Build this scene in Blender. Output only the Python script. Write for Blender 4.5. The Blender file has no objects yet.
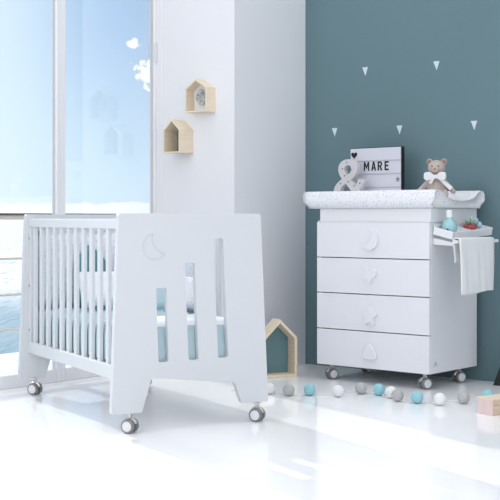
import bpy, bmesh, math, random
from mathutils import Vector, Matrix
random.seed(7)
scene = bpy.context.scene
COL = scene.collection
R = math.radians
PI = math.pi

# ------------------------------------------------------------------ camera
cam_d = bpy.data.cameras.new('camera'); cam = bpy.data.objects.new('camera', cam_d); COL.objects.link(cam)
cam.location = (0, 0, 0.9); cam.rotation_euler = (R(90), 0, 0)
cam_d.sensor_width = 36; cam_d.lens = 36 * 1186.2 / 500
cam_d.shift_y = -0.0623; cam_d.clip_end = 20000
scene.camera = cam

# ------------------------------------------------------------------ view
scene.view_settings.view_transform = 'Standard'
scene.view_settings.look = 'None'
scene.view_settings.gamma = 1
scene.view_settings.use_curve_mapping = False
scene.view_settings.exposure = 0.24

# ------------------------------------------------------------------ sun
SUN_EL = R(28.5)
sun_to = Vector((-0.53, 0.85, 0)).normalized() * math.cos(SUN_EL) + Vector((0, 0, math.sin(SUN_EL)))
sl = bpy.data.lights.new('sun', 'SUN'); sl.energy = 1.8; sl.angle = R(0.8); sl.color = (1, 0.97, 0.92)
so = bpy.data.objects.new('sun', sl); COL.objects.link(so)
so.rotation_euler = sun_to.to_track_quat('Z', 'Y').to_euler(); so.location = (-6, 12, 6)

# added area lamp inside the room, front left, brightening dresser and floor
al = bpy.data.lights.new('window_daylight', 'AREA'); al.shape = 'RECTANGLE'; al.size = 1.6; al.size_y = 2.2; al.energy = 34; al.color = (0.97, 0.985, 1.0)
ao = bpy.data.objects.new('window_daylight', al); COL.objects.link(ao)
ao.location = (-3.1, 3.4, 2.5); ao.rotation_euler = (Vector((0.7, 6.2, 0.2)) - ao.location).to_track_quat('-Z', 'Y').to_euler()

# ------------------------------------------------------------------ sky
world = bpy.data.worlds.new('sky'); scene.world = world; world.use_nodes = True
nt = world.node_tree; nt.nodes.clear()
def N(t, **kw):
    n = nt.nodes.new(t)
    for k, v in kw.items(): setattr(n, k, v)
    return n
def L(a, b): nt.links.new(a, b)
def M_(op, a, b=None, c=None, clamp=False):
    n = N('ShaderNodeMath', operation=op); n.use_clamp = clamp
    for i, v in enumerate((a, b, c)):
        if v is None: continue
        if isinstance(v, (int, float)): n.inputs[i].default_value = v
        else: L(v, n.inputs[i])
    return n.outputs[0]
def MR(v, a, b, c=0, d=1):
    n = N('ShaderNodeMapRange', interpolation_type='SMOOTHSTEP'); L(v, n.inputs[0])
    for i, x in enumerate((a, b, c, d)): n.inputs[i + 1].default_value = x
    return n.outputs[0]
def MIX(f, a, b):
    n = N('ShaderNodeMix', data_type='RGBA')
    if isinstance(f, (int, float)): n.inputs[0].default_value = f
    else: L(f, n.inputs[0])
    for i, v in ((6, a), (7, b)):
        if isinstance(v, tuple): n.inputs[i].default_value = (*v, 1)
        else: L(v, n.inputs[i])
    return n.outputs[2]
tc = N('ShaderNodeTexCoord'); sep = N('ShaderNodeSeparateXYZ'); L(tc.outputs['Generated'], sep.inputs[0])
X, Y, Z = sep.outputs
az = M_('DIVIDE', X, M_('MAXIMUM', Y, 0.05))            # tangent of the bearing, seaward
el = M_('DIVIDE', Z, M_('MAXIMUM', Y, 0.05))
grad = MIX(MR(el, 0.0, 0.20), (0.66, 0.83, 0.98), (0.38, 0.56, 0.82))
haze = MR(az, -0.10, -0.22)                               # whiter sky towards the sun
grad = MIX(M_('MULTIPLY', haze, 0.75), grad, (0.80, 0.92, 1.0))
nz = N('ShaderNodeTexNoise'); nz.inputs['Scale'].default_value = 190; nz.inputs['Detail'].default_value = 6
L(tc.outputs['Generated'], nz.inputs['Vector'])
def blob(a0, e0, ra, re):
    da = M_('DIVIDE', M_('SUBTRACT', az, a0), ra); de = M_('DIVIDE', M_('SUBTRACT', el, e0), re)
    r2 = M_('SQRT', M_('ADD', M_('MULTIPLY', da, da), M_('MULTIPLY', de, de)))
    return MR(M_('ADD', r2, M_('MULTIPLY', M_('SUBTRACT', nz.outputs[0], 0.5), 3.4)), 1.2, 0.7)
cl = M_('MAXIMUM', blob(-0.083, 0.123, 0.012, 0.012), blob(-0.0985, 0.148, 0.0045, 0.004))
nz2 = N('ShaderNodeTexNoise'); nz2.inputs['Scale'].default_value = 90; nz2.inputs['Detail'].default_value = 3
L(tc.outputs['Generated'], nz2.inputs['Vector'])
band = M_('MULTIPLY', MR(M_('ADD', el, M_('MULTIPLY', M_('SUBTRACT', nz2.outputs[0], 0.5), 0.008)), 0.0145, 0.012), MR(el, -0.002, 0.006))
grad = MIX(M_('MULTIPLY', band, 0.85), grad, (1.0, 1.0, 1.0))
grad = MIX(cl, grad, (1.1, 1.1, 1.1))
overcast = MIX(MR(X, -0.5, 0.6), (0.46, 0.48, 0.54), (0.58, 0.595, 0.63))
overcast = MIX(MR(Y, -0.55, -0.95), overcast, (1.05, 1.06, 1.10))
land = MIX(MR(Y, 0.35, -0.1), grad, overcast)  # bright overcast sky on the land side
zen = MIX(MR(Z, 0.45, 0.95), land, (1.50, 1.52, 1.58))     # brightest part of the overcast overhead
low = MIX(MR(Z, -0.02, -0.08), zen, (0.75, 0.77, 0.80))
bg = N('ShaderNodeBackground'); bg.inputs['Strength'].default_value = 1.0; L(low, bg.inputs[0])
wo = N('ShaderNodeOutputWorld'); L(bg.outputs[0], wo.inputs[0])

# ================================================================== materials
MATS = {}
def mat(name, col, rough=0.5, spec=0.5, coat=0.0, metal=0.0, noise=None, bump=None):
    """noise=(scale, other colour, lo, hi, stretch); bump=(scale, strength)"""
    m = bpy.data.materials.new(name); m.use_nodes = True
    t = m.node_tree; b = t.nodes['Principled BSDF']
    b.inputs['Base Color'].default_value = (*col, 1); b.inputs['Roughness'].default_value = rough
    b.inputs['Specular IOR Level'].default_value = spec; b.inputs['Coat Weight'].default_value = coat
    b.inputs['Metallic'].default_value = metal
    tcn = t.nodes.new('ShaderNodeTexCoord')
    if noise:
        sc, c2, lo, hi, st = noise
        mp = t.nodes.new('ShaderNodeMapping'); mp.inputs['Scale'].default_value = st
        t.links.new(tcn.outputs['Object'], mp.inputs[0])
        n = t.nodes.new('ShaderNodeTexNoise'); n.inputs['Scale'].default_value = sc; n.inputs['Detail'].default_value = 4
        t.links.new(mp.outputs[0], n.inputs['Vector'])
        r = t.nodes.new('ShaderNodeMapRange'); r.inputs[1].default_value = lo; r.inputs[2].default_value = hi
        t.links.new(n.outputs[0], r.inputs[0])
        x = t.nodes.new('ShaderNodeMix'); x.data_type = 'RGBA'
        x.inputs[6].default_value = (*col, 1); x.inputs[7].default_value = (*c2, 1)
        t.links.new(r.outputs[0], x.inputs[0]); t.links.new(x.outputs[2], b.inputs['Base Color'])
    if bump:
        n = t.nodes.new('ShaderNodeTexNoise'); n.inputs['Scale'].default_value = bump[0]; n.inputs['Detail'].default_value = 3
        t.links.new(tcn.outputs['Object'], n.inputs['Vector'])
        bp = t.nodes.new('ShaderNodeBump'); bp.inputs['Strength'].default_value = bump[1]; bp.inputs['Distance'].default_value = 0.01
        t.links.new(n.outputs[0], bp.inputs['Height']); t.links.new(bp.outputs[0], b.inputs['Normal'])
    MATS[name] = m
    return m
def dotted(name, col, dot, scale, size, rough=0.85):
    m = mat(name, col, rough, 0.2); t = m.node_tree; b = t.nodes['Principled BSDF']
    tcn = t.nodes.new('ShaderNodeTexCoord')
    v = t.nodes.new('ShaderNodeTexVoronoi'); v.inputs['Scale'].default_value = scale; v.inputs['Randomness'].default_value = 0.8
    t.links.new(tcn.outputs['Object'], v.inputs['Vector'])
    r = t.nodes.new('ShaderNodeMapRange'); r.inputs[1].default_value = size; r.inputs[2].default_value = size * 0.7
    t.links.new(v.outputs['Distance'], r.inputs[0])
    x = t.nodes.new('ShaderNodeMix'); x.data_type = 'RGBA'
    x.inputs[6].default_value = (*col, 1); x.inputs[7].default_value = (*dot, 1)
    t.links.new(r.outputs[0], x.inputs[0]); t.links.new(x.outputs[2], b.inputs['Base Color'])
    return m
white = mat('white_lacquer', (0.80, 0.81, 0.85), 0.35, 0.4)
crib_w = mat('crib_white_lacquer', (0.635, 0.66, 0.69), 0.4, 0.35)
white2 = mat('white_satin', (0.82, 0.83, 0.85), 0.5, 0.3)
frame_w = mat('white_window_frame', (0.82, 0.82, 0.85), 0.4)
wall_w = mat('white_paint', (0.82, 0.83, 0.86), 0.8, 0.2, noise=(1.2, (0.80, 0.81, 0.845), 0.3, 0.7, (1, 1, 1)))
teal_w = mat('teal_wall_paint', (0.140, 0.225, 0.252), 0.75, 0.25, noise=(1.0, (0.134, 0.216, 0.244), 0.3, 0.7, (1, 1, 1)))
floor_m = mat('glossy_white_floor', (0.95, 0.955, 0.965), 0.12, 0.40)
terrace_m = mat('pale_terrace_stone', (0.78, 0.79, 0.80), 0.6, noise=(30, (0.55, 0.57, 0.58), 0.55, 0.75, (1, 1, 1)))
wood = mat('pale_birch', (0.83, 0.72, 0.57), 0.6, 0.3, noise=(9, (0.77, 0.65, 0.49), 0.35, 0.7, (1, 1, 12)))
wood_pink = mat('pinkish_pale_wood', (0.78, 0.62, 0.60), 0.65, 0.3, noise=(9, (0.72, 0.56, 0.54), 0.35, 0.7, (1, 12, 1)))
wood_tan = mat('tan_grooved_wood', (0.72, 0.58, 0.44), 0.65, 0.3, noise=(14, (0.60, 0.46, 0.33), 0.4, 0.65, (1, 1, 14)))
teal_p = mat('teal_back_panel', (0.14, 0.26, 0.29), 0.7)
black = mat('black_paint', (0.012, 0.012, 0.014), 0.5)
charcoal = mat('charcoal_plastic', (0.02, 0.02, 0.025), 0.45)
grey_rub = mat('grey_rubber_tyre', (0.22, 0.22, 0.23), 0.6)
grey_pl = mat('light_grey_plastic', (0.72, 0.73, 0.76), 0.4)
steel = mat('brushed_steel', (0.6, 0.58, 0.55), 0.35, metal=1)
groove = mat('emblem_groove', (0.60, 0.62, 0.68), 0.6)
mark_g = mat('grey_mark', (0.50, 0.52, 0.55), 0.6)
teal_f = mat('aqua_cotton', (0.50, 0.65, 0.70), 0.9, 0.15, bump=(25, 0.25))
teal_d = mat('teal_cushion_fabric', (0.13, 0.27, 0.31), 0.9, 0.15, bump=(60, 0.2))
white_f = mat('white_cotton', (0.84, 0.85, 0.88), 0.9, 0.15, bump=(40, 0.15))
terry = mat('white_terry_towel', (0.90, 0.905, 0.92), 0.95, 0.1, bump=(260, 0.6))
dot_mat = dotted('dotted_pad_fabric', (0.82, 0.83, 0.86), (0.56, 0.58, 0.66), 95, 0.36)
dot_bump = dotted('dotted_bumper_fabric', (0.74, 0.76, 0.81), (0.56, 0.59, 0.67), 75, 0.40)
bear_f = mat('beige_plush', (0.48, 0.41, 0.37), 0.95, 0.1, noise=(60, (0.52, 0.44, 0.39), 0.35, 0.65, (1, 1, 1)), bump=(150, 0.5))
bear_l = mat('pale_plush', (0.66, 0.59, 0.55), 0.95, 0.1, bump=(150, 0.4))
bear_e = mat('brown_ear_plush', (0.32, 0.20, 0.17), 0.95, 0.1)
ribbon = mat('white_ribbon', (0.80, 0.80, 0.83), 0.8, 0.2)
box_face = mat('lightbox_face', (0.66, 0.67, 0.74), 0.5, 0.3)
box_rail = mat('lightbox_rail', (0.50, 0.51, 0.56), 0.4)
silver = mat('silver_blue_star', (0.20, 0.24, 0.33), 0.4)
amp_m = mat('ampersand_shell', (0.62, 0.60, 0.62), 0.6)
bulb_m = mat('tiny_bulb', (0.22, 0.21, 0.23), 0.4)
decal_m = mat('pale_wall_decal', (0.62, 0.72, 0.76), 0.6)
aqua_b = mat('aqua_cotton_thread', (0.30, 0.58, 0.64), 0.9, 0.1, noise=(120, (0.36, 0.66, 0.72), 0.35, 0.65, (1, 1, 1)), bump=(220, 0.4))
grey_b = mat('grey_cotton_thread', (0.46, 0.46, 0.46), 0.9, 0.1, noise=(120, (0.54, 0.54, 0.53), 0.35, 0.65, (1, 1, 1)), bump=(220, 0.4))
white_b = mat('white_cotton_thread', (0.84, 0.84, 0.85), 0.9, 0.1, bump=(220, 0.3))
cable_m = mat('white_cable', (0.80, 0.80, 0.82), 0.5)
aqua_l = mat('aqua_lotion_bottle', (0.36, 0.62, 0.66), 0.2, 0.5)
red_f = mat('red_felt', (0.40, 0.09, 0.09), 0.9)
green_f = mat('green_felt', (0.36, 0.52, 0.40), 0.9)
blue_f = mat('pale_blue_felt', (0.42, 0.62, 0.75), 0.9)
rail_wood = mat('weathered_rail_wood', (0.62, 0.52, 0.44), 0.7)
rail_dark = mat('dark_rail_cap', (0.035, 0.035, 0.04), 0.6)
clock_m = mat('grey_rosette', (0.30, 0.33, 0.33), 0.6, noise=(80, (0.62, 0.64, 0.64), 0.45, 0.6, (1, 1, 1)))

def glass_mat(name, tint, refl):
    m = bpy.data.materials.new(name); m.use_nodes = True; t = m.node_tree; t.nodes.clear()
    tr = t.nodes.new('ShaderNodeBsdfTransparent'); tr.inputs[0].default_value = (*tint, 1)
    gl = t.nodes.new('ShaderNodeBsdfGlossy'); gl.inputs['Roughness'].default_value = 0.0
    fr = t.nodes.new('ShaderNodeFresnel'); fr.inputs[0].default_value = refl
    mx = t.nodes.new('ShaderNodeMixShader'); o = t.nodes.new('ShaderNodeOutputMaterial')
    t.links.new(fr.outputs[0], mx.inputs[0]); t.links.new(tr.outputs[0], mx.inputs[1]); t.links.new(gl.outputs[0], mx.inputs[2])
    t.links.new(mx.outputs[0], o.inputs[0])
    return m
glass = glass_mat('window_glass', (0.97, 0.985, 0.99), 1.35)

sea_m = bpy.data.materials.new('sea_water'); sea_m.use_nodes = True
t = sea_m.node_tree; b = t.nodes['Principled BSDF']; b.inputs['Roughness'].default_value = 0.25
tcn = t.nodes.new('ShaderNodeTexCoord')
sp = t.nodes.new('ShaderNodeSeparateXYZ'); t.links.new(tcn.outputs['Object'], sp.inputs[0])
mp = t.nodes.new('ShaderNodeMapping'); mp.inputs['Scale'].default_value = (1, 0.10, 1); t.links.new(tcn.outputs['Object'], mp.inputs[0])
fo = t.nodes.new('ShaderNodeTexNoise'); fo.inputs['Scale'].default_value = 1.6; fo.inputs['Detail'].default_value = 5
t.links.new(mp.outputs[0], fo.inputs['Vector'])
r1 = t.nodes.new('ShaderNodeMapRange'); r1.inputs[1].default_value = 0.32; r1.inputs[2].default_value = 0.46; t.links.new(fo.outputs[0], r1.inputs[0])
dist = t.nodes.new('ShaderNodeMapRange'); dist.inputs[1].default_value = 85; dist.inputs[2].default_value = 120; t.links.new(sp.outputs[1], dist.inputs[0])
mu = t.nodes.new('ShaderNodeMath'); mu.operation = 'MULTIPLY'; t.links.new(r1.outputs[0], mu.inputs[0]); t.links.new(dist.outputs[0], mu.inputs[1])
mx = t.nodes.new('ShaderNodeMix'); mx.data_type = 'RGBA'; mx.inputs[6].default_value = (0.17, 0.28, 0.34, 1); mx.inputs[7].default_value = (0.90, 0.92, 0.92, 1)  # sun glitter painted into the base colour as pale far water and specks
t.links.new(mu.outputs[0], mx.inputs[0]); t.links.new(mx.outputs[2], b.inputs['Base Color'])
bp = t.nodes.new('ShaderNodeBump'); bp.inputs['Strength'].default_value = 0.6; bp.inputs['Distance'].default_value = 0.4
t.links.new(fo.outputs[0], bp.inputs['Height']); t.links.new(bp.outputs[0], b.inputs['Normal'])

# ================================================================== mesh helpers
def v3(p): return Vector(p)
def box(bm, x0, x1, y0, y1, z0, z1, mtx=None):
    vs = [bm.verts.new((x, y, z)) for x in (x0, x1) for y in (y0, y1) for z in (z0, z1)]
    if mtx:
        for v in vs: v.co = mtx @ v.co
    for f in ((0, 1, 3, 2), (4, 6, 7, 5), (0, 4, 5, 1), (2, 3, 7, 6), (0, 2, 6, 4), (1, 5, 7, 3)):
        bm.faces.new([vs[i] for i in f])
def prism(bm, outer, holes=(), depth=0.02, mtx=None):
    """2-D outline (x, z) with holes, thickness along +y"""
    t = bmesh.new(); edges = []
    for loop in [outer, *holes]:
        vs = [t.verts.new((p[0], 0, p[1])) for p in loop]
        edges += [t.edges.new((vs[i], vs[(i + 1) % len(vs)])) for i in range(len(vs))]
    bmesh.ops.triangle_fill(t, use_beauty=True, use_dissolve=False, edges=edges, normal=(0, -1, 0))
    if not holes: bmesh.ops.dissolve_limit(t, angle_limit=0.01, verts=t.verts[:], edges=t.edges[:])
    r = bmesh.ops.extrude_face_region(t, geom=t.faces[:])
    for e in r['geom']:
        if isinstance(e, bmesh.types.BMVert): e.co.y += depth
    bmesh.ops.recalc_face_normals(t, faces=t.faces[:])
    if mtx: bmesh.ops.transform(t, matrix=mtx, verts=t.verts[:])
    me = bpy.data.meshes.new('tmp'); t.to_mesh(me); t.free(); bm.from_mesh(me); bpy.data.meshes.remove(me)
def tube(bm, pts, r, seg=10, closed=False, cap=True):
    pts = [Vector(p) for p in pts]; n = len(pts); rings = []
    rad = r if isinstance(r, (list, tuple)) else [r] * n
    up = Vector((0, 0, 1))
    for i, p in enumerate(pts):
        a = pts[(i - 1) % n] if closed or i > 0 else p
        c = pts[(i + 1) % n] if closed or i < n - 1 else p
        d = (c - a).normalized()
        ref = up if abs(d.z) < 0.95 else Vector((1, 0, 0))
        s = d.cross(ref).normalized(); q = s.cross(d)
        rings.append([bm.verts.new(p + (s * math.cos(2 * PI * k / seg) + q * math.sin(2 * PI * k / seg)) * rad[i]) for k in range(seg)])
    for i in range(n if closed else n - 1):
        A, B = rings[i], rings[(i + 1) % n]
        for k in range(seg):
            bm.faces.new((A[k], A[(k + 1) % seg], B[(k + 1) % seg], B[k]))
    if cap and not closed:
        bm.faces.new(rings[0][::-1]); bm.faces.new(rings[-1])
def lathe(bm, prof, seg=24, mtx=None):
    rings = []
    for r, z in prof:
        ring = [bm.verts.new((r * math.cos(2 * PI * k / seg), r * math.sin(2 * PI * k / seg), z)) for k in range(seg)]
        if mtx:
            for v in ring: v.co = mtx @ v.co
        rings.append(ring)
    for A, B in zip(rings, rings[1:]):
        for k in range(seg): bm.faces.new((A[k], A[(k + 1) % seg], B[(k + 1) % seg], B[k]))
    bm.faces.new(rings[0][::-1]); bm.faces.new(rings[-1])
def ball(bm, c, r, seg=20, mtx=None):
    r = r if isinstance(r, (tuple, list)) else (r, r, r)
    m = Matrix.Translation(c) @ (mtx or Matrix()) @ Matrix.Diagonal((*r, 1))
    bmesh.ops.create_uvsphere(bm, u_segments=seg, v_segments=seg // 2 + 2, radius=1, matrix=m)
def pillow(bm, c, sx, sy, th, mtx=None, n=14):
    """soft cushion in its own x-y plane"""
    m = Matrix.Translation(c) @ (mtx or Matrix())
    g = {}
    for sgn in (1, -1):
        for i in range(n + 1):
            for j in range(n + 1):
                a, b_ = i / n * 2 - 1, j / n * 2 - 1
                edge = (i in (0, n)) or (j in (0, n))
                if edge and sgn == -1: g[(sgn, i, j)] = g[(1, i, j)]; continue
                h = ((1 - a ** 4) * (1 - b_ ** 4)) ** 0.5
                k = 1 - 0.06 * (abs(a) ** 2 * (1 - abs(b_)) + 0)
                g[(sgn, i, j)] = bm.verts.new(m @ Vector((a * sx * (1 - 0.07 * (1 - b_ * b_) * abs(a)), b_ * sy * (1 - 0.07 * (1 - a * a) * abs(b_)), sgn * th * h)))
    for sgn in (1, -1):
        for i in range(n):
            for j in range(n):
                q = [g[(sgn, i, j)], g[(sgn, i + 1, j)], g[(sgn, i + 1, j + 1)], g[(sgn, i, j + 1)]]
                bm.faces.new(q if sgn == 1 else q[::-1])
def obj(name, bm, m, parent=None, bevel=0.0, smooth=False, sub=0, seg=2):
    bmesh.ops.recalc_face_normals(bm, faces=bm.faces[:])
    me = bpy.data.meshes.new(name); bm.to_mesh(me); bm.free()
    o = bpy.data.objects.new(name, me); COL.objects.link(o)
    for x in (m if isinstance(m, (list, tuple)) else [m]): me.materials.append(x)
    if smooth:
        for p in me.polygons: p.use_smooth = True
    if bevel:
        b = o.modifiers.new('bevel', 'BEVEL'); b.width = bevel; b.segments = seg; b.limit_method = 'ANGLE'; b.angle_limit = R(40)
    if sub:
        s = o.modifiers.new('sub', 'SUBSURF'); s.levels = sub; s.render_levels = sub
    if parent: o.parent = parent
    return o
def bmk(f, *a, **k):
    bm = bmesh.new(); f(bm, *a, **k); return bm
def tag(o, label, cat, group=None):
    o['label'] = label; o['category'] = cat
    if group: o['group'] = group
    return o
def thing(name, label, cat, loc, rz=0, group=None):
    o = bpy.data.objects.new(name, None); COL.objects.link(o); o.empty_display_size = 0.05
    o.location = loc; o.rotation_euler = (0, 0, rz)
    return tag(o, label, cat, group)
def struct(name, bm, m, loc=(0, 0, 0), rz=0, parent=None, bevel=0):
    o = obj(name, bm, m, parent, bevel)
    o.location = loc; o.rotation_euler = (0, 0, rz)
    if not parent: o['kind'] = 'structure'
    return o
def kids(o): return [c for c in COL.objects if c.parent == o]
def dup(o, parent=None):
    c = o.copy(); COL.objects.link(c)
    if parent: c.parent = parent
    for ch in kids(o): dup(ch, c)
    return c
def text_mesh(body, size, extrude, offset=0.0, bevel=0.0):
    cu = bpy.data.curves.new('lettering', 'FONT'); cu.body = body; cu.size = size; cu.extrude = extrude
    cu.offset = offset; cu.bevel_depth = bevel; cu.align_x = 'CENTER'; cu.resolution_u = 8
    o = bpy.data.objects.new('lettering', cu); COL.objects.link(o)
    dg = bpy.context.evaluated_depsgraph_get(); dg.update()
    me = bpy.data.meshes.new_from_object(o.evaluated_get(dg))
    bpy.data.objects.remove(o); bpy.data.curves.remove(cu)
    bm = bmesh.new(); bm.from_mesh(me); bpy.data.meshes.remove(me)
    bmesh.ops.transform(bm, matrix=Matrix.Rotation(R(90), 4, 'X'), verts=bm.verts[:])   # stands up, front towards -y
    return bm
def set_mesh_origin_y(bm, y):
    for v in bm.verts: v.co.y += y

# ================================================================== the room
# room frame: origin at the inner window corner, x along the teal wall, y towards it
RW = Vector((-0.561, 7.159, 0)); RA = R(-39)
RM = Matrix.Translation(RW) @ Matrix.Rotation(RA, 4, 'Z')
def room(x, y, z=0): return RM @ Vector((x, y, z))
PX, TB = 0.603, 0.73     # pillar width, depth of the teal wall
HGT = 3.1
struct('floor', bmk(box, -0.06, 7.0, -8.0, TB + 0.1, -0.12, 0), floor_m, RW, RA)
bm = bmesh.new()
prism(bm, [(-0.06, 0), (PX + 0.004, 0), (PX - 0.034, TB + 0.1), (-0.06, TB + 0.1)], (), HGT, Matrix(((1, 0, 0, 0), (0, 0, 1, 0), (0, 1, 0, 0), (0, 0, 0, 1))))
struct('wall_left', bm, wall_w, RW, RA)
struct('wall_back', bmk(box, PX - 0.033, 7.0, TB, TB + 0.1, 0, HGT), teal_w, RW, RA)

# window: sliding leaves along the room's -y axis
def stile(y0, y1, z0, z1, x0=-0.06, x1=0.0): return bmk(box, x0, x1, y0, y1, z0, z1)
WH = 2.95
edges_y = [0.0, -0.768, -3.25, -4.27]
SW = (0.020, 0.033, 0.05, 0.05)
w = None
for i in range(3):
    a, b_ = edges_y[i], edges_y[i + 1]
    bm = bmesh.new()
    wa, wb_ = SW[i], SW[i + 1]
    box(bm, -0.04, 0.0, b_ + wb_, a - wa, 0.0, 0.07)
    box(bm, -0.04, 0.0, b_ + wb_, a - wa, WH - 0.08, WH)
    box(bm, -0.04, 0.0, a - wa, a, 0.0, WH)
    box(bm, -0.04, 0.0, b_, b_ + wb_, 0.0, WH)
    f = struct('window_%d' % (i + 1), bm, frame_w, RW, RA, bevel=0.004)
    obj('pane', bmk(box, -0.023, -0.017, b_ + wb_ - 0.004, a - wa + 0.004, 0.066, WH - 0.076), glass, f)
    if i == 0:
        bm = bmesh.new(); box(bm, -0.002, 0.010, -0.026, -0.008, 1.84, 1.96)
        obj('hinge', bm, grey_pl, f, 0.003)
struct('trim_1', bmk(box, 0.0, 0.045, -0.006, 0.0, 0, HGT), frame_w, RW, RA, bevel=0.004)
struct('wall_front', bmk(box, -0.06, 0.0, -8.0, -4.27, 0, HGT), wall_w, RW, RA)
struct('trim_2', bmk(box, -0.06, 0.0, -4.27, 0.0, WH, HGT), frame_w, RW, RA)
# outside
struct('terrace', bmk(box, -1.45, -0.06, -8.0, 4.5, -0.2, -0.02), terrace_m, RW, RA)
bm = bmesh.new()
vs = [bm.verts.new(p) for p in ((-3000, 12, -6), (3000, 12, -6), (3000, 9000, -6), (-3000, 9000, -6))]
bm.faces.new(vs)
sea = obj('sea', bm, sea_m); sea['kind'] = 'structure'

rl = thing('balcony_railing', 'balcony railing with dark topped wooden handrail and thin bars outside the window', 'railing', RW, RA)
bm = bmesh.new(); box(bm, -1.40, -1.355, -6.0, 3.5, 0.895, 0.925); obj('handrail', bm, rail_wood, rl, 0.004)
bm = bmesh.new(); box(bm, -1.41, -1.345, -6.0, 3.5, 0.925, 0.938); obj('rail_cap', bm, rail_dark, rl)
for z in (0.63, 0.385, 0.15):
    bm = bmesh.new(); tube(bm, [(-1.375, -6, z), (-1.375, 3.5, z)], 0.008, 8); obj('rail_bar', bm, rail_wood, rl)
for y in (-5.2, -3.2, 0.9, 2.9):
    bm = bmesh.new(); box(bm, -1.39, -1.36, y - 0.015, y + 0.015, -0.02, 0.9); obj('post', bm, rail_wood, rl)

# ================================================================== casters
def caster(parent, x, y, zmount, r=0.028, rot=0.0, axle=0.0):
    """twin wheel caster; origin on the floor under the wheel"""
    c = bpy.data.objects.new('caster', None); COL.objects.link(c); c.parent = parent
    c.location = (x, y, 0); c.rotation_euler = (0, 0, rot); c.empty_display_size = 0.02
    for s in (-1, 1):
        mtx = Matrix.Translation((s * 0.019, 0, r)) @ Matrix.Rotation(R(90) * s, 4, 'Y')
        bm = bmesh.new(); lathe(bm, [(r * 0.9, -0.009), (r, -0.006), (r, 0.006), (r * 0.9, 0.010), (r * 0.74, 0.010), (r * 0.72, 0.007)], 28, mtx)
        obj('wheel', bm, grey_rub, c, smooth=False)
        bm = bmesh.new(); lathe(bm, [(r * 0.74, 0.006), (r * 0.72, 0.0105), (r * 0.35, 0.0125), (r * 0.1, 0.0125)], 28, mtx)
        obj('hub_cap', bm, grey_pl, c)
    bm = bmesh.new(); tube(bm, [(-0.022, 0, r), (0.022, 0, r)], 0.006, 10)
    # hood over the wheels and stem to the mount
    pts = [(0, r * 1.02 * math.cos(R(a)), r + r * 1.02 * math.sin(R(a))) for a in range(20, 161, 20)]
    tube(bm, pts, 0.007, 8)
    box(bm, -0.007, 0.007, -0.008, 0.008, 2 * r - 0.004, zmount)
    obj('fork', bm, steel, c)
    bm = bmesh.new(); box(bm, -0.022, 0.022, -0.012, 0.012, zmount - 0.005, zmount)
    obj('mounting_plate', bm, grey_pl, c, 0.002)
    return c

# ================================================================== crib
CA = R(28.316); CL = 1.29; CW = 0.742; PT = 0.028
crib = thing('baby_crib', 'white wooden baby crib with slotted end panel, moon emblem and slatted sides on wheels', 'crib', (-0.572, 4.9275, 0), CA)
def rounded(pts, rs, n=5):
    out = []; k = len(pts)
    for i, p in enumerate(pts):
        r = rs[i] if isinstance(rs, (list, tuple)) else rs
        p = Vector(p); a = (Vector(pts[i - 1]) - p); c = (Vector(pts[(i + 1) % k]) - p)
        if r <= 0: out.append(tuple(p)); continue
        r_ = min(r, a.length * 0.49, c.length * 0.49)
        s, e = p + a.normalized() * r_, p + c.normalized() * r_
        for j in range(n + 1):
            t_ = j / n; out.append(tuple((1 - t_) ** 2 * s + 2 * t_ * (1 - t_) * p + t_ * t_ * e))
    return out
outer = rounded([(0.028, 0.923), (0.703, 0.923), (0.742, 0.088), (0.610, 0.088), (0.574, 0.183), (0.178, 0.226), (0.134, 0.085), (-0.003, 0.085)],
                [0.012, 0.012, 0.012, 0.008, 0.012, 0.012, 0.008, 0.012])
slots = [rounded(p, 0.010) for p in (
    [(0.198, 0.607), (0.248, 0.607), (0.257, 0.291), (0.210, 0.291)],
    [(0.332, 0.711), (0.381, 0.711), (0.399, 0.292), (0.351, 0.292)],
    [(0.470, 0.815), (0.517, 0.815), (0.543, 0.295), (0.492, 0.295)])]
def moon_outline(cx, cz, r, off, n=22):
    """crescent whose hollow faces up-right"""
    pts = []
    a0, a1 = R(98), R(352 - 25)
    for i in range(n + 1):
        a = a0 + (a1 - a0) * i / n; pts.append((cx + r * math.cos(a), cz + r * math.sin(a)))
    p1, p0 = Vector(pts[-1]), Vector(pts[0])
    c2 = Vector((cx + off[0], cz + off[1]))
    s0, s1 = math.atan2(p1.y - c2.y, p1.x - c2.x), math.atan2(p0.y - c2.y, p0.x - c2.x)
    if s1 > s0: s1 -= 2 * PI
    r0, r1 = (p1 - c2).length, (p0 - c2).length
    for i in range(1, n):
        k = i / n; a = s0 + (s1 - s0) * k; rr = r0 + (r1 - r0) * k
        pts.append((c2.x + rr * math.cos(a), c2.y + rr * math.sin(a)))
    return pts
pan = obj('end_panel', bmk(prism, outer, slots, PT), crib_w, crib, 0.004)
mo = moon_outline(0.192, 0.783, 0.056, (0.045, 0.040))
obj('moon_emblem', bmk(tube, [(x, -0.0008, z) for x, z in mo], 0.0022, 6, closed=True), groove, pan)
pan2 = obj('end_panel', bmk(prism, outer, slots, PT), crib_w, crib, 0.004); pan2.location = (0, CL - PT, 0)
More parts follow.
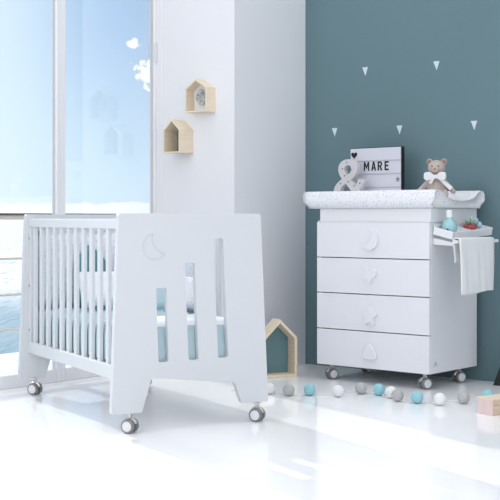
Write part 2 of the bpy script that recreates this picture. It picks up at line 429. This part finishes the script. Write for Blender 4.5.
# long sides: rails, end posts, slats
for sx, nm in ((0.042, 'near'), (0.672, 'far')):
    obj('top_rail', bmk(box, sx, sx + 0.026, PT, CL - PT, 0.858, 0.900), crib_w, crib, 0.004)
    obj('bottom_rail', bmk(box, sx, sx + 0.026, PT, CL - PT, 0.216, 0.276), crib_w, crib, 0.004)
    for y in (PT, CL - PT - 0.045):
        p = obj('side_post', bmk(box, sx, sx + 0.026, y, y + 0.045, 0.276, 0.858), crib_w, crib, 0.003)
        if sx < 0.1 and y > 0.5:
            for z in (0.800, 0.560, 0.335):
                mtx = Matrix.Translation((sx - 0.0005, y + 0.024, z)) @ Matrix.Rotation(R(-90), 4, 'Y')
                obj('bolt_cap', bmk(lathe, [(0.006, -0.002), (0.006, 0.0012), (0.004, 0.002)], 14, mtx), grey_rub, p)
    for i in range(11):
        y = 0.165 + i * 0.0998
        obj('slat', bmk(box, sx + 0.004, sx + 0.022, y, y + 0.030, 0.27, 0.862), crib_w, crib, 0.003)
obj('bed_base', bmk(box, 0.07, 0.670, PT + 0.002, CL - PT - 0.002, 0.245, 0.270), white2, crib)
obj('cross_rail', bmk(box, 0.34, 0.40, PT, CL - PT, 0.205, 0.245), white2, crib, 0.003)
for x, y in ((0.088, 0.022), (0.698, 0.022), (0.080, CL - 0.025), (0.690, CL - 0.025)):
    caster(crib, x, y, 0.086, 0.0300, R(66 - 28.3))
# bedding (things of their own)
CM = Matrix.Translation((-0.572, 4.9275, 0)) @ Matrix.Rotation(CA, 4, 'Z')
def bed(name, bm, m, label, cat, group=None, **k):
    o = obj(name, bm, m, **k); o.location = (-0.572, 4.9275, 0); o.rotation_euler = (0, 0, CA)
    return tag(o, label, cat, group)
bed('mattress', bmk(box, 0.074, 0.666, PT + 0.012, CL - PT - 0.01, 0.2715, 0.385), white_f, 'white cotton crib mattress under the aqua cover inside the crib', 'mattress', bevel=0.03, seg=4)
# aqua cover: draped over the mattress top and down its sides
bm = bmesh.new()
prof = [(0.0705, 0.285), (0.0700, 0.36), (0.0705, 0.395), (0.080, 0.422), (0.11, 0.434), (0.22, 0.441), (0.37, 0.444), (0.52, 0.441), (0.63, 0.434), (0.660, 0.422), (0.6695, 0.395), (0.670, 0.36), (0.6695, 0.285)]
ny = 24; rows = []
for j in range(ny + 1):
    y = PT + 0.008 + (CL - 2 * PT - 0.05) * j / ny
    rows.append([bm.verts.new((x, y, z + (0.006 * math.sin(j * 1.1 + i * 0.7) if 3 < i < 9 else 0.002 * math.sin(j * 1.7)))) for i, (x, z) in enumerate(prof)])
for j in range(ny):
    for i in range(len(prof) - 1):
        bm.faces.new((rows[j][i], rows[j][i + 1], rows[j + 1][i + 1], rows[j + 1][i]))
for k in (0,):
    low = [bm.verts.new((x, PT + 0.005, 0.285)) for x, z in prof]
    for i in range(len(prof) - 1): bm.faces.new((rows[0][i], low[i], low[i + 1], rows[0][i + 1]))
cov = bed('bed_cover', bm, teal_f, 'aqua cotton cover spread over the crib mattress and hanging down its sides', 'blanket', smooth=True)
# folded white sheet band at the near end
bm = bmesh.new()
rows = []
for y, z in ((0.037, 0.385), (0.036, 0.425), (0.042, 0.450), (0.056, 0.458), (0.09, 0.462), (0.14, 0.464), (0.20, 0.465), (0.27, 0.464), (0.34, 0.460)):
    rows.append([bm.verts.new((0.076 + 0.588 * i / 10, y, z - 0.02 * abs(i / 5 - 1) ** 4 + 0.0015 * math.sin(i * 1.3 + y * 30))) for i in range(11)])
for j in range(8):
    for i in range(10): bm.faces.new((rows[j][i], rows[j][i + 1], rows[j + 1][i + 1], rows[j + 1][i]))
o = bed('folded_sheet', bm, white_f, 'white folded sheet lying on the aqua cover at the near end of the crib', 'sheet', smooth=True)
s = o.modifiers.new('thick', 'SOLIDIFY'); s.thickness = 0.008
# bumper: padded panels inside the far end and the far side
bm = bmesh.new()
n = 20
def quilt(bm, P0, P1, nrm, z0, z1, th, n=16, m=8):
    P0, P1, nrm = Vector(P0), Vector(P1), Vector(nrm); g = {}
    for sg in (0, 1):
        for i in range(n + 1):
            for j in range(m + 1):
                e = i in (0, n) or j in (0, m)
                if e and sg: g[(1, i, j)] = g[(0, i, j)]; continue
                u_, w_ = i / n, j / m
                h = th * (math.sin(PI * w_) * min(1, 6 * min(u_, 1 - u_))) ** 0.5 if sg else 0
                p = P0.lerp(P1, u_) + nrm * h
                g[(sg, i, j)] = bm.verts.new((p.x, p.y, z0 + (z1 - z0) * w_ + (0.006 * math.sin(u_ * PI * 6) if j == m else 0)))
    for sg in (0, 1):
        for i in range(n):
            for j in range(m):
                q = [g[(sg, i, j)], g[(sg, i + 1, j)], g[(sg, i + 1, j + 1)], g[(sg, i, j + 1)]]
                bm.faces.new(q if sg else q[::-1])
quilt(bm, (0.075, CL - PT - 0.006), (0.665, CL - PT - 0.006), (0, -1), 0.44, 0.835, 0.035)
quilt(bm, (0.667, CL - PT - 0.03), (0.667, 0.52), (-1, 0), 0.44, 0.83, 0.03)
bed('crib_bumper', bm, dot_bump, 'dotted pale grey padded bumper lining the far end of the crib', 'bumper', smooth=True)
# house cushion
bm = bmesh.new()
prism(bm, [(-0.085, 0), (0.085, 0), (0.085, 0.225), (0, 0.312), (-0.085, 0.225)], (), 0.05, Matrix.Translation((0.345, 1.13, 0.462)) @ Matrix.Rotation(R(-6), 4, 'X'))
bed('house_cushion', bm, teal_d, 'teal house-shaped cushion leaning on the bumper at the far end of the crib', 'cushion', bevel=0.015, seg=3)
bm = bmesh.new(); pillow(bm, (0.365, 1.00, 0.548), 0.15, 0.10, 0.045, Matrix.Rotation(R(62), 4, 'X'))
bed('crib_pillow', bm, white_f, 'plain white pillow in front of the teal house cushion in the crib', 'pillow', smooth=True)
bm = bmesh.new(); pillow(bm, (0.580, 0.46, 0.550), 0.075, 0.082, 0.030, Matrix.Rotation(R(8), 4, 'Y') @ Matrix.Rotation(R(72), 4, 'X'))
bed('dotted_cushion', bm, dotted('dotted_cushion_fabric', (0.84, 0.85, 0.88), (0.62, 0.65, 0.72), 75, 0.3), 'white dotted cushion seen through the middle slot of the crib end', 'cushion', smooth=True)
bm = bmesh.new(); pillow(bm, (0.415, 0.46, 0.555), 0.085, 0.086, 0.030, Matrix.Rotation(R(75), 4, 'X'))
bed('aqua_cushion', bm, teal_f, 'plain aqua cushion seen through the shortest slot of the crib end', 'cushion', smooth=True)

# ================================================================== dresser
DA = R(-40.766); DC = Vector((0.936, 6.195, 0)); DW = 0.738; DD = 0.490; ZB, ZT = 0.086, 0.882
DM = Matrix.Translation(DC) @ Matrix.Rotation(DA, 4, 'Z')
dr = thing('changing_dresser', 'white four-drawer changing dresser on wheels against the teal wall', 'dresser', DC, DA)
bm = bmesh.new()
box(bm, -DW, -DW + 0.02, 0.020, DD, ZB, ZT); box(bm, -0.02, 0, 0.020, DD, ZB, ZT)
box(bm, -DW + 0.02, -0.02, 0.022, DD, ZB, ZB + 0.02); box(bm, -DW + 0.02, -0.02, 0.022, DD, ZT - 0.02, ZT)
box(bm, -DW + 0.02, -0.02, DD - 0.01, DD, ZB + 0.02, ZT - 0.02)
obj('body', bm, white, dr, 0.002)
obj('tray_base', bmk(box, -DW + 0.012, 0.002, 0.012, DD - 0.004, ZT, 0.957), white2, dr, 0.003)
obj('base_lip', bmk(box, -DW + 0.004, 0.004, 0.004, DD, ZT + 0.001, ZT + 0.008), white2, dr, 0.002)
zs = [(0.688, ZT), (0.491, 0.683), (0.290, 0.486), (ZB, 0.285)]
def heart(n=40, s=1.0):
    out = []
    for i in range(n):
        a = 2 * PI * i / n
        out.append((s * 16 * math.sin(a) ** 3 / 17, s * (13 * math.cos(a) - 5 * math.cos(2 * a) - 2 * math.cos(3 * a) - math.cos(4 * a) + 2) / 17))
    return out
def star(r, ri, n=5):
    return [((r if i % 2 == 0 else ri) * math.sin(PI * i / n), (r if i % 2 == 0 else ri) * math.cos(PI * i / n)) for i in range(2 * n)]
def cloud():
    pts = []
    for cx, cz, r, a0, a1 in ((0.026, -0.012, 0.018, -90, 60), (0.0, 0.004, 0.030, 25, 155), (-0.026, -0.012, 0.018, 120, 270)):
        for i in range(9):
            a = R(a0 + (a1 - a0) * i / 8); pts.append((cx + r * math.cos(a), cz + r * math.sin(a)))
    return pts
shapes = [[(-x * 1.0, z) for x, z in moon_outline(0, 0, 0.056, (0.030, 0.034))], heart(s=0.050), rounded(star(0.056, 0.026), 0.008, 3), [(x * 1.05, z * 1.35) for x, z in cloud()]]
names = ['moon_handle', 'heart_handle', 'star_handle', 'cloud_handle']
hz = [0.787, 0.592, 0.368, 0.176]
for (z0, z1), sh, hn, hzv in zip(zs, shapes, names, hz):
    d = obj('drawer', bmk(box, -DW, 0.0, 0.0, 0.019, z0, z1), white, dr, 0.0015)
    obj(hn, bmk(prism, sh, (), 0.020, Matrix.Translation((-0.372, -0.0205, hzv))), white, d, 0.007, seg=4)
for x, y in ((-0.062, 0.055), (-DW + 0.062, 0.055), (-0.062, DD - 0.088), (-DW + 0.062, DD - 0.088)):
    caster(dr, x, y, ZB, 0.0300, R(-24))
bm = bmesh.new()
ml = Matrix.Translation((0.0004, 0.045, 0.130)) @ Matrix.Rotation(R(90), 4, 'Z')
prism(bm, [(0.0, 0), (0.012, 0.012), (0.016, 0.022), (0.022, 0.013), (0.036, 0)], (), 0.0008, ml)
prism(bm, [(-0.006, -0.007), (0.044, -0.007), (0.044, -0.004), (-0.006, -0.004)], (), 0.0008, ml)
obj('emblem_mark', bm, mark_g, dr)

# changing pad: U section swept along the dresser
bm = bmesh.new()
prof = [(-0.012, 0.9575), (-0.030, 0.975), (-0.034, 1.00), (-0.030, 1.035), (-0.015, 1.052), (0.02, 1.054), (0.055, 1.042), (0.09, 1.018), (0.15, 1.000), (0.25, 0.996),
        (0.33, 1.002), (0.39, 1.020), (0.42, 1.044), (0.445, 1.055), (0.470, 1.053), (0.487, 1.035), (0.489, 1.00), (0.483, 0.975), (0.470, 0.9575), (0.24, 0.9575)]
cy, cz = 0.235, 1.0
xs = [(-0.800, 0.90, 0.05), (-0.812, 0.965, 0.02), (-0.815, 1, 0)] + [(-0.78 + i * 0.10, 1, 0) for i in range(8)] + [(0.025, 1, 0), (0.044, 1, 0.0), (0.052, 0.985, 0.01), (0.044, 0.93, 0.03)]
rows = []
for x, s_, dz in xs:
    ring = []
    for (y, z) in prof:
        xx = x + (-0.0 if x > -0.5 else 0.0)
        if z < 0.98: xx += 0.028 if x < -0.5 else (-0.02 if x > -0.05 else 0)
        ring.append(bm.verts.new((xx, cy + (y - cy) * (0.5 + 0.5 * s_), max(0.9575, cz + (z - cz) * s_))))
    rows.append(ring)
for A, B in zip(rows, rows[1:]):
    k = len(prof)
    for i in range(k): bm.faces.new((A[i], A[(i + 1) % k], B[(i + 1) % k], B[i]))
bm.faces.new(rows[0]); bm.faces.new(rows[-1][::-1])
bmesh.ops.triangulate(bm, faces=[f for f in bm.faces if len(f.verts) > 4])
cp = obj('changing_pad', bm, dot_mat, smooth=True); cp.location = DC; cp.rotation_euler = (0, 0, DA)
tag(cp, 'dotted white changing pad with raised edges on top of the dresser', 'changing pad')

# tray hung on the dresser's side, with towel rail
def dthing(name, label, cat, x, y, z, rz=0, group=None):
    return thing(name, label, cat, DM @ Vector((x, y, z)), DA + rz, group)
tr = dthing('side_tray', 'white two-compartment tray with towel rail hung on the right side of the dresser', 'tray', 0, 0, 0)
bm = bmesh.new()
x0, x1, y0, y1, zb, zt = 0.0, 0.125, 0.0, 0.405, 0.0, 0.042
TT = Matrix.Translation((0.006, 0.022, 0.818)) @ Matrix.Rotation(R(3.0), 4, 'X') @ Matrix.Rotation(R(13), 4, 'Y')
box(bm, x0, x1, y0, y1, zb, zb + 0.006, TT)
box(bm, x0, x0 + 0.006, y0, y1, zb, zt + 0.012, TT); box(bm, x1 - 0.008, x1, y0, y1, zb, zt, TT)
box(bm, x0, x1, y0, y0 + 0.008, zb, zt, TT); box(bm, x0, x1, y1 - 0.008, y1, zb, zt, TT)
obj('tray_body', bm, white2, tr, 0.003)
obj('divider', bmk(box, x0, x1, 0.196, 0.204, zb, zt - 0.004, TT), white2, tr, 0.002)
for y in (0.035, 0.300):
    bm = bmk(prism, [(0.002, 0.800), (0.002, 0.765), (0.12, 0.760), (0.222, 0.778), (0.222, 0.792), (0.14, 0.774)], (), 0.012, Matrix.Translation((0, y, 0)))
    obj('bracket', bm, white2, tr, 0.002)
obj('towel_rail', bmk(box, 0.210, 0.232, -0.115, 0.315, 0.776, 0.792), white2, tr, 0.003)
# towel
bm = bmesh.new()
nu = 22; path = []
def tow(u):  # u: 0 back hem, 1 front hem -> (x, z)
    zb_, zf = 0.680, 0.520; L1 = 0.798 - zb_; L2 = 0.798 - zf; tot = L1 + 0.04 + L2; s_ = u * tot
    if s_ < L1: return 0.2045, zb_ + s_
    if s_ < L1 + 0.04:
        a = PI * (s_ - L1) / 0.04; return 0.221 - 0.0165 * math.cos(a), 0.7945 + 0.005 * math.sin(a)
    return 0.2375, 0.798 - (s_ - L1 - 0.04)
NU, NV = 48, 26; rows = []
for i in range(NU + 1):
    u = i / NU; x, z = tow(u); row = []
    for j in range(NV + 1):
        k = j / NV
        fall = max(0, 0.79 - z)
        y = -0.098 + 0.345 * k + (0.022 * min(1, fall * 12) if x < 0.22 else 0) + (0.03 * fall * (1 - k) * 2 if x > 0.22 else 0.0) - (0.02 * fall * k * 2 if x > 0.22 else 0)
        w_ = 0.005 * min(1, fall * 8) * math.sin(k * 9 + 1.0) + 0.002 * min(1, fall * 6) * math.sin(k * 23 + z * 9)
        row.append(bm.verts.new((x + (abs(w_) if x > 0.22 else -abs(w_) * 0.6), y, z - (0.008 * math.sin(k * 5 + 0.5) if i in (0, NU) else 0))))
    rows.append(row)
for A, B in zip(rows, rows[1:]):
    for j in range(NV): bm.faces.new((A[j], A[j + 1], B[j + 1], B[j]))
tw = obj('towel', bm, terry, smooth=True); tw.location = DC; tw.rotation_euler = (0, 0, DA)
s_ = tw.modifiers.new('thick', 'SOLIDIFY'); s_.thickness = 0.006; s_.offset = 1
tag(tw, 'white terry towel draped over the rail of the side tray', 'towel')
# bottle
bt = dthing('lotion_bottle', 'round aqua lotion bottle with white cap in the side tray', 'bottle', 0.070, 0.085, 0.8190)
bt.scale = (1.15, 1.15, 1.1)
obj('bottle_body', bmk(lathe, [(0.022, 0.0), (0.031, 0.006), (0.036, 0.025), (0.034, 0.045), (0.024, 0.064), (0.013, 0.074), (0.012, 0.082)], 28), aqua_l, bt, smooth=True)
obj('cap', bmk(lathe, [(0.014, 0.080), (0.015, 0.083), (0.0145, 0.112), (0.012, 0.116)], 24), white2, bt)
bm = bmesh.new(); ball(bm, (0.010, -0.0335, 0.022), (0.006, 0.004, 0.006), 12); obj('label_dot', bm, charcoal, bt)
# felt bunch
tf = dthing('felt_flower_toy', 'small red, green and pale blue soft flower toy in the side tray beside the bottle', 'toy', 0.075, 0.305, 0.8330)
tf.scale = (0.78, 0.78, 0.85)
bm = bmesh.new()
for x, y, z, r in ((-0.022, -0.03, 0.024, 0.024), (0.020, -0.02, 0.024, 0.024), (0.0, 0.02, 0.026, 0.026), (0.01, -0.045, 0.02, 0.018)): ball(bm, (x, y, z), r, 14)
obj('red_blossom', bm, red_f, tf, smooth=True)
bm = bmesh.new()
for a in range(7):
    t_ = a * 2 * PI / 7
    ball(bm, (0.026 * math.cos(t_), 0.030 * math.sin(t_) + 0.0, 0.058 + 0.006 * (a % 2)), (0.024, 0.010, 0.013), 12, Matrix.Rotation(t_, 4, 'Z') @ Matrix.Rotation(R(-38), 4, 'Y'))
obj('green_leaf', bm, green_f, tf, smooth=True)
bm = bmesh.new(); ball(bm, (0.02, 0.058, 0.040), 0.024, 14); ball(bm, (-0.01, 0.012, 0.080), (0.012, 0.012, 0.012), 12); ball(bm, (0.02, 0.03, 0.07), 0.014, 12)
obj('blue_pompom', bm, blue_f, tf, smooth=True)

# lightbox
lb = dthing('lightbox_sign', 'white cinema lightbox sign reading MARE with black case on the changing pad', 'sign', -0.580, 0.345, 1.0045)
bw, bh, bd = 0.356, 0.308, 0.034
bm = bmesh.new()
box(bm, -bw / 2, bw / 2, 0.003, bd, 0, bh)
obj('case', bm, black, lb, 0.002)
obj('face_panel', bmk(box, -bw / 2 + 0.004, bw / 2 - 0.003, -0.002, 0.004, 0.004, bh - 0.004), box_face, lb, 0.001)
for z in (0.077, 0.155, 0.231):
    obj('rail', bmk(box, -bw / 2 + 0.004, bw / 2 - 0.003, -0.006, -0.0015, z - 0.0035, z + 0.0035), box_rail, lb, 0.001)
GL = {'M': ([(0, 0), (0, 1), (.2, 1), (.4, .52), (.6, 1), (.8, 1), (.8, 0), (.61, 0), (.61, .62), (.4, .16), (.19, .62), (.19, 0)], []),
      'A': ([(0, 0), (.24, 1), (.46, 1), (.7, 0), (.5, 0), (.45, .22), (.25, .22), (.2, 0)], [[(.29, .38), (.41, .38), (.35, .72)]]),
      'R': ([(0, 0), (0, 1), (.42, 1), (.6, .9), (.66, .72), (.6, .54), (.48, .45), (.68, 0), (.46, 0), (.29, .4), (.2, .4), (.2, 0)], [[(.2, .56), (.38, .56), (.46, .7), (.38, .84), (.2, .84)]]),
      'E': ([(0, 0), (0, 1), (.58, 1), (.58, .82), (.2, .82), (.2, .6), (.52, .6), (.52, .43), (.2, .43), (.2, .18), (.58, .18), (.58, 0)], [])}
for ch, xl in zip('MARE', (-0.079, -0.0265, 0.018, 0.066)):
    ou, ho = GL[ch]; sx, sz = 0.048, 0.052
    bm = bmk(prism, [(x * sx, z * sz) for x, z in ou], [[(x * sx, z * sz) for x, z in h_] for h_ in ho], 0.0012, Matrix.Translation((xl, -0.0034, 0.1735)))
    obj('letter', bm, black, lb)
obj('heart_symbol', bmk(prism, heart(s=0.023), (), 0.0012, Matrix.Translation((-0.147, -0.0035, 0.264))), black, lb)
obj('star_symbol', bmk(prism, star(0.018, 0.008), (), 0.0012, Matrix.Translation((0.156, -0.0035, 0.120))), silver, lb)
# ampersand
am = dthing('ampersand_lamp', 'pale ampersand letter with small bulbs leaning in front of the lightbox', 'letter', -0.692, 0.270, 0.9995)
bm = text_mesh('&', 0.325, 0.016, 0.001, 0.002)
zmin = min(v.co.z for v in bm.verts); 
xmn, xmx = min(v.co.x for v in bm.verts), max(v.co.x for v in bm.verts)
zmx = max(v.co.z for v in bm.verts)
for v in bm.verts:
    v.co.z = (v.co.z - zmin) * 0.245 / (zmx - zmin); v.co.x = (v.co.x - (xmn + xmx) / 2) * 0.235 / (xmx - xmn)
obj('letter_shell', bm, amp_m, am)
for x, z in ((-0.022, 0.226), (-0.055, 0.190), (0.008, 0.185), (-0.038, 0.150), (-0.012, 0.115), (-0.068, 0.105), (-0.088, 0.060), (-0.060, 0.024), (-0.005, 0.020), (0.035, 0.055), (0.030, 0.090), (0.062, 0.028), (0.070, 0.105)):
    bm = bmesh.new(); ball(bm, (x, -0.019, z), 0.0045, 10); obj('bulb', bm, bulb_m, am)
# bear
br = dthing('teddy_bear', 'beige plush teddy bear with white bow sitting on the changing pad', 'teddy bear', -0.088, 0.215, 0.998, R(22))
br.scale = (1.03, 1.03, 1.03)
bm = bmesh.new()
ball(bm, (0, 0.0, 0.058), (0.050, 0.042, 0.060), 24)
ball(bm, (0, -0.004, 0.118), (0.026, 0.025, 0.022), 20)
ball(bm, (0, -0.006, 0.172), (0.046, 0.041, 0.042), 24)
ball(bm, (0, -0.042, 0.160), (0.022, 0.020, 0.017), 18)
for s in (-1, 1):
    ball(bm, (s * 0.038, 0.004, 0.205), (0.017, 0.010, 0.018), 16)
    for k in range(7):
        q = k / 6; ball(bm, (s * (0.036 + 0.055 * q), -0.004 - 0.018 * q, 0.104 - 0.056 * q), 0.016 - 0.002 * q, 14)
    for k in range(7):
        q = k / 6; ball(bm, (s * (0.030 + 0.030 * q), -0.022 - 0.085 * q, 0.022 + 0.000 * q), 0.021 - 0.002 * q, 14)
    ball(bm, (s * 0.061, -0.110, 0.032), (0.019, 0.012, 0.026), 14)
bb = obj('body', bm, bear_f, br, smooth=True)
rm = bb.modifiers.new('fuse', 'REMESH'); rm.mode = 'VOXEL'; rm.voxel_size = 0.004; rm.use_smooth_shade = True
sm = bb.modifiers.new('soft', 'SMOOTH'); sm.factor = 0.6; sm.iterations = 4
for s in (-1, 1):
    bm = bmesh.new(); ball(bm, (s * 0.038, -0.006, 0.205), (0.011, 0.005, 0.012), 14); obj('inner_ear', bm, bear_e, br, smooth=True)
    bm = bmesh.new(); ball(bm, (s * 0.017, -0.044, 0.180), 0.0038, 10); obj('eye', bm, charcoal, br, smooth=True)
bm = bmesh.new(); ball(bm, (0, -0.0615, 0.165), (0.006, 0.004, 0.0045), 10); obj('nose', bm, bear_e, br, smooth=True)
bm = bmesh.new()
for s in (-1, 1):
    P = [(0.004, 0.008), (0.030, 0.026), (0.056, 0.022), (0.060, -0.008), (0.045, -0.022), (0.004, -0.008)]
    mtx = Matrix.Translation((0, -0.045, 0.125)) @ Matrix.Rotation(R(-20 * s), 4, 'Z')
    prism(bm, rounded([(s * x, z) for x, z in P], 0.008, 3), (), 0.014, mtx)
    prism(bm, rounded([(0.004, 0.004), (0.020, 0.006), (0.092, -0.052), (0.078, -0.070)] if s > 0 else [(0.0, 0.0), (-0.016, 0.0), (-0.036, -0.030), (-0.020, -0.036)], 0.003, 3), (), 0.005, Matrix.Translation((0, -0.049, 0.122)))
ball(bm, (0, -0.041, 0.125), (0.011, 0.010, 0.012), 14)
obj('bow', bm, ribbon, br, 0.004, seg=3)

# ================================================================== wall decals
for k, (x, z, lab) in enumerate(((0.439, 1.78, 'pale triangle sticker high on the teal wall, above the lightbox'), (0.925, 1.775, 'pale triangle sticker high on the teal wall, above the teddy bear'),
                  (0.217, 1.427, 'pale triangle sticker on the teal wall beside the white corner, left of the lightbox'), (0.678, 1.420, 'pale triangle sticker on the teal wall just above the lightbox corner'),
                  (1.165, 1.422, 'pale triangle sticker on the teal wall right of the teddy bear, above the towel'))):
    wd, hh = 0.040, 0.052
    bm = bmk(prism, [(-wd / 2, hh / 2), (wd / 2, hh / 2), (0.002, -hh / 2)], (), 0.001)
    o = obj('wall_sticker', bm, decal_m); o.location = room(PX - 0.026 + x, TB - 0.0012, z); o.rotation_euler = (0, 0, RA)
    tag(o, lab, 'wall sticker', 'triangle stickers on the teal wall')

# ================================================================== house shelves
def house(name, label, cat, loc, rz, w, h, eave, d, th, back, group=None):
    t_ = thing(name, label, cat, loc, rz, group)
    o_ = [(-w / 2, 0), (w / 2, 0), (w / 2, eave), (0, h), (-w / 2, eave)]
    sl_ = math.atan2(h - eave, w / 2); k = th / math.cos(sl_)
    i_ = [(-w / 2 + th, th), (w / 2 - th, th), (w / 2 - th, eave - k + th * math.tan(sl_)), (0, h - k), (-w / 2 + th, eave - k + th * math.tan(sl_))]
    obj('shell', bmk(prism, o_, [i_], d), wood, t_, 0.0015)
    obj('back_panel', bmk(prism, i_, (), 0.006, Matrix.Translation((0, d - 0.007, 0))), back, t_)
    return t_
hs1 = house('house_shelf', 'small wooden house shelf with white back and grey rosette, upper one on the white wall', 'shelf', room(0.382, -0.0805, 1.517), RA, 0.165, 0.192, 0.140, 0.08, 0.009, white2, 'house shelves on the white wall')
bm = bmesh.new()
lathe(bm, [(0.046, 0), (0.046, 0.006), (0.040, 0.008), (0.030, 0.005), (0.028, 0.008), (0.012, 0.008), (0.008, 0.004)], 28, Matrix.Translation((-0.004, 0.066, 0.092)) @ Matrix.Rotation(R(90), 4, 'X'))
obj('rosette', bm, clock_m, hs1)
house('house_shelf', 'small wooden house shelf with teal back, lower one on the white wall beside the window', 'shelf', room(0.228, -0.1205, 1.285), RA, 0.130, 0.195, 0.135, 0.12, 0.008, teal_p, 'house shelves on the white wall')
house('wooden_house_box', 'larger wooden house box with teal back standing on the floor between crib and dresser', 'decoration', (0.172, 6.72, 0.0), R(24), 0.215, 0.330, 0.225, 0.10, 0.016, teal_p)

# ================================================================== cotton ball lights
sg = thing('cotton_ball_lights', 'string of aqua, grey and white cotton ball lights lying on the floor before the dresser', 'string lights', (0.65, 5.95, 0))
balls = [(0.098, 6.09, 'w'), (0.196, 6.027, 'g'), (0.303, 6.044, 'a'), (0.445, 5.993, 'w'), (0.570, 6.096, 'g'), (0.657, 6.044, 'a'), (0.708, 5.95, 'w'), (0.727, 5.846, 'g'), (0.814, 5.782, 'a'), (0.916, 5.72, 'w'), (1.038, 5.767, 'g'), (1.170, 5.83, 'a')]
nmz = {'w': ('white cotton ball', white_b), 'g': ('grey cotton ball', grey_b), 'a': ('aqua cotton ball', aqua_b)}
for x, y, c in balls:
    bm = bmesh.new(); ball(bm, (0, 0, 0), 0.0305, 24)
    o = obj('cotton_ball', bm, nmz[c][1], sg, smooth=True); o.location = (x - 0.65, y - 5.95, 0.0305); o['label'] = nmz[c][0]
def catmull(P, n=8):
    out = []
    for i in range(len(P) - 1):
        a, b_, c, d = (Vector(P[max(i - 1, 0)]), Vector(P[i]), Vector(P[i + 1]), Vector(P[min(i + 2, len(P) - 1)]))
        for k in range(n):
            t_ = k / n
            out.append(0.5 * ((2 * b_) + (c - a) * t_ + (2 * a - 5 * b_ + 4 * c - d) * t_ ** 2 + (3 * b_ - a - 3 * c + d) * t_ ** 3))
    out.append(Vector(P[-1])); return out
P = []
for i, (x, y, c) in enumerate(balls):
    P.append((x - 0.65, y - 5.95 + 0.028, 0.012))
    if i < len(balls) - 1:
        x2, y2, _ = balls[i + 1]
        P.append(((x + x2) / 2 - 0.65, (y + y2) / 2 - 5.95 + (0.10 if i in (3, 9) else 0.03 * (-1) ** i), 0.003))
P = [(-0.75, 0.25, 0.003)] + P + [(0.75, 0.05, 0.003)]
obj('cable', bmk(tube, catmull(P), 0.0022, 6), cable_m, sg, smooth=True)

# ================================================================== wooden block
wb = thing('wooden_box', 'low pale wooden box with pinkish end at the right edge of the floor', 'box', (1.105, 5.416, 0), R(32))
bm = bmesh.new(); box(bm, 0.004, 0.34, 0.0, 0.098, 0, 0.070)
for k in range(3): box(bm, 0.004, 0.34, -0.002, 0.0, 0.006 + k * 0.021, 0.024 + k * 0.021)
obj('side_boards', bm, wood_tan, wb)
obj('end_board', bmk(box, 0.0, 0.006, -0.002, 0.100, 0, 0.070), wood_pink, wb, 0.001)
obj('lid', bmk(box, -0.001, 0.341, -0.003, 0.101, 0.070, 0.077), wood, wb, 0.001)
# black stand at the right edge
bs = thing('black_floor_stand', 'black slanted stand at the right edge in front of the teal wall', 'stand', room(1.925, 0.60, 0), RA)
obj('leg', bmk(prism, [(0, 0), (0.09, 0), (0.29, 0.5), (0.20, 0.5)], (), 0.035), black, bs, 0.002)
obj('leg', bmk(prism, [(0.49, 0), (0.40, 0), (0.20, 0.5), (0.29, 0.5)], (), 0.035, Matrix.Translation((0, 0.036, 0))), black, bs, 0.002)
obj('crossbar', bmk(box, 0.07, 0.44, 0.012, 0.05, 0.13, 0.17), black, bs, 0.002)
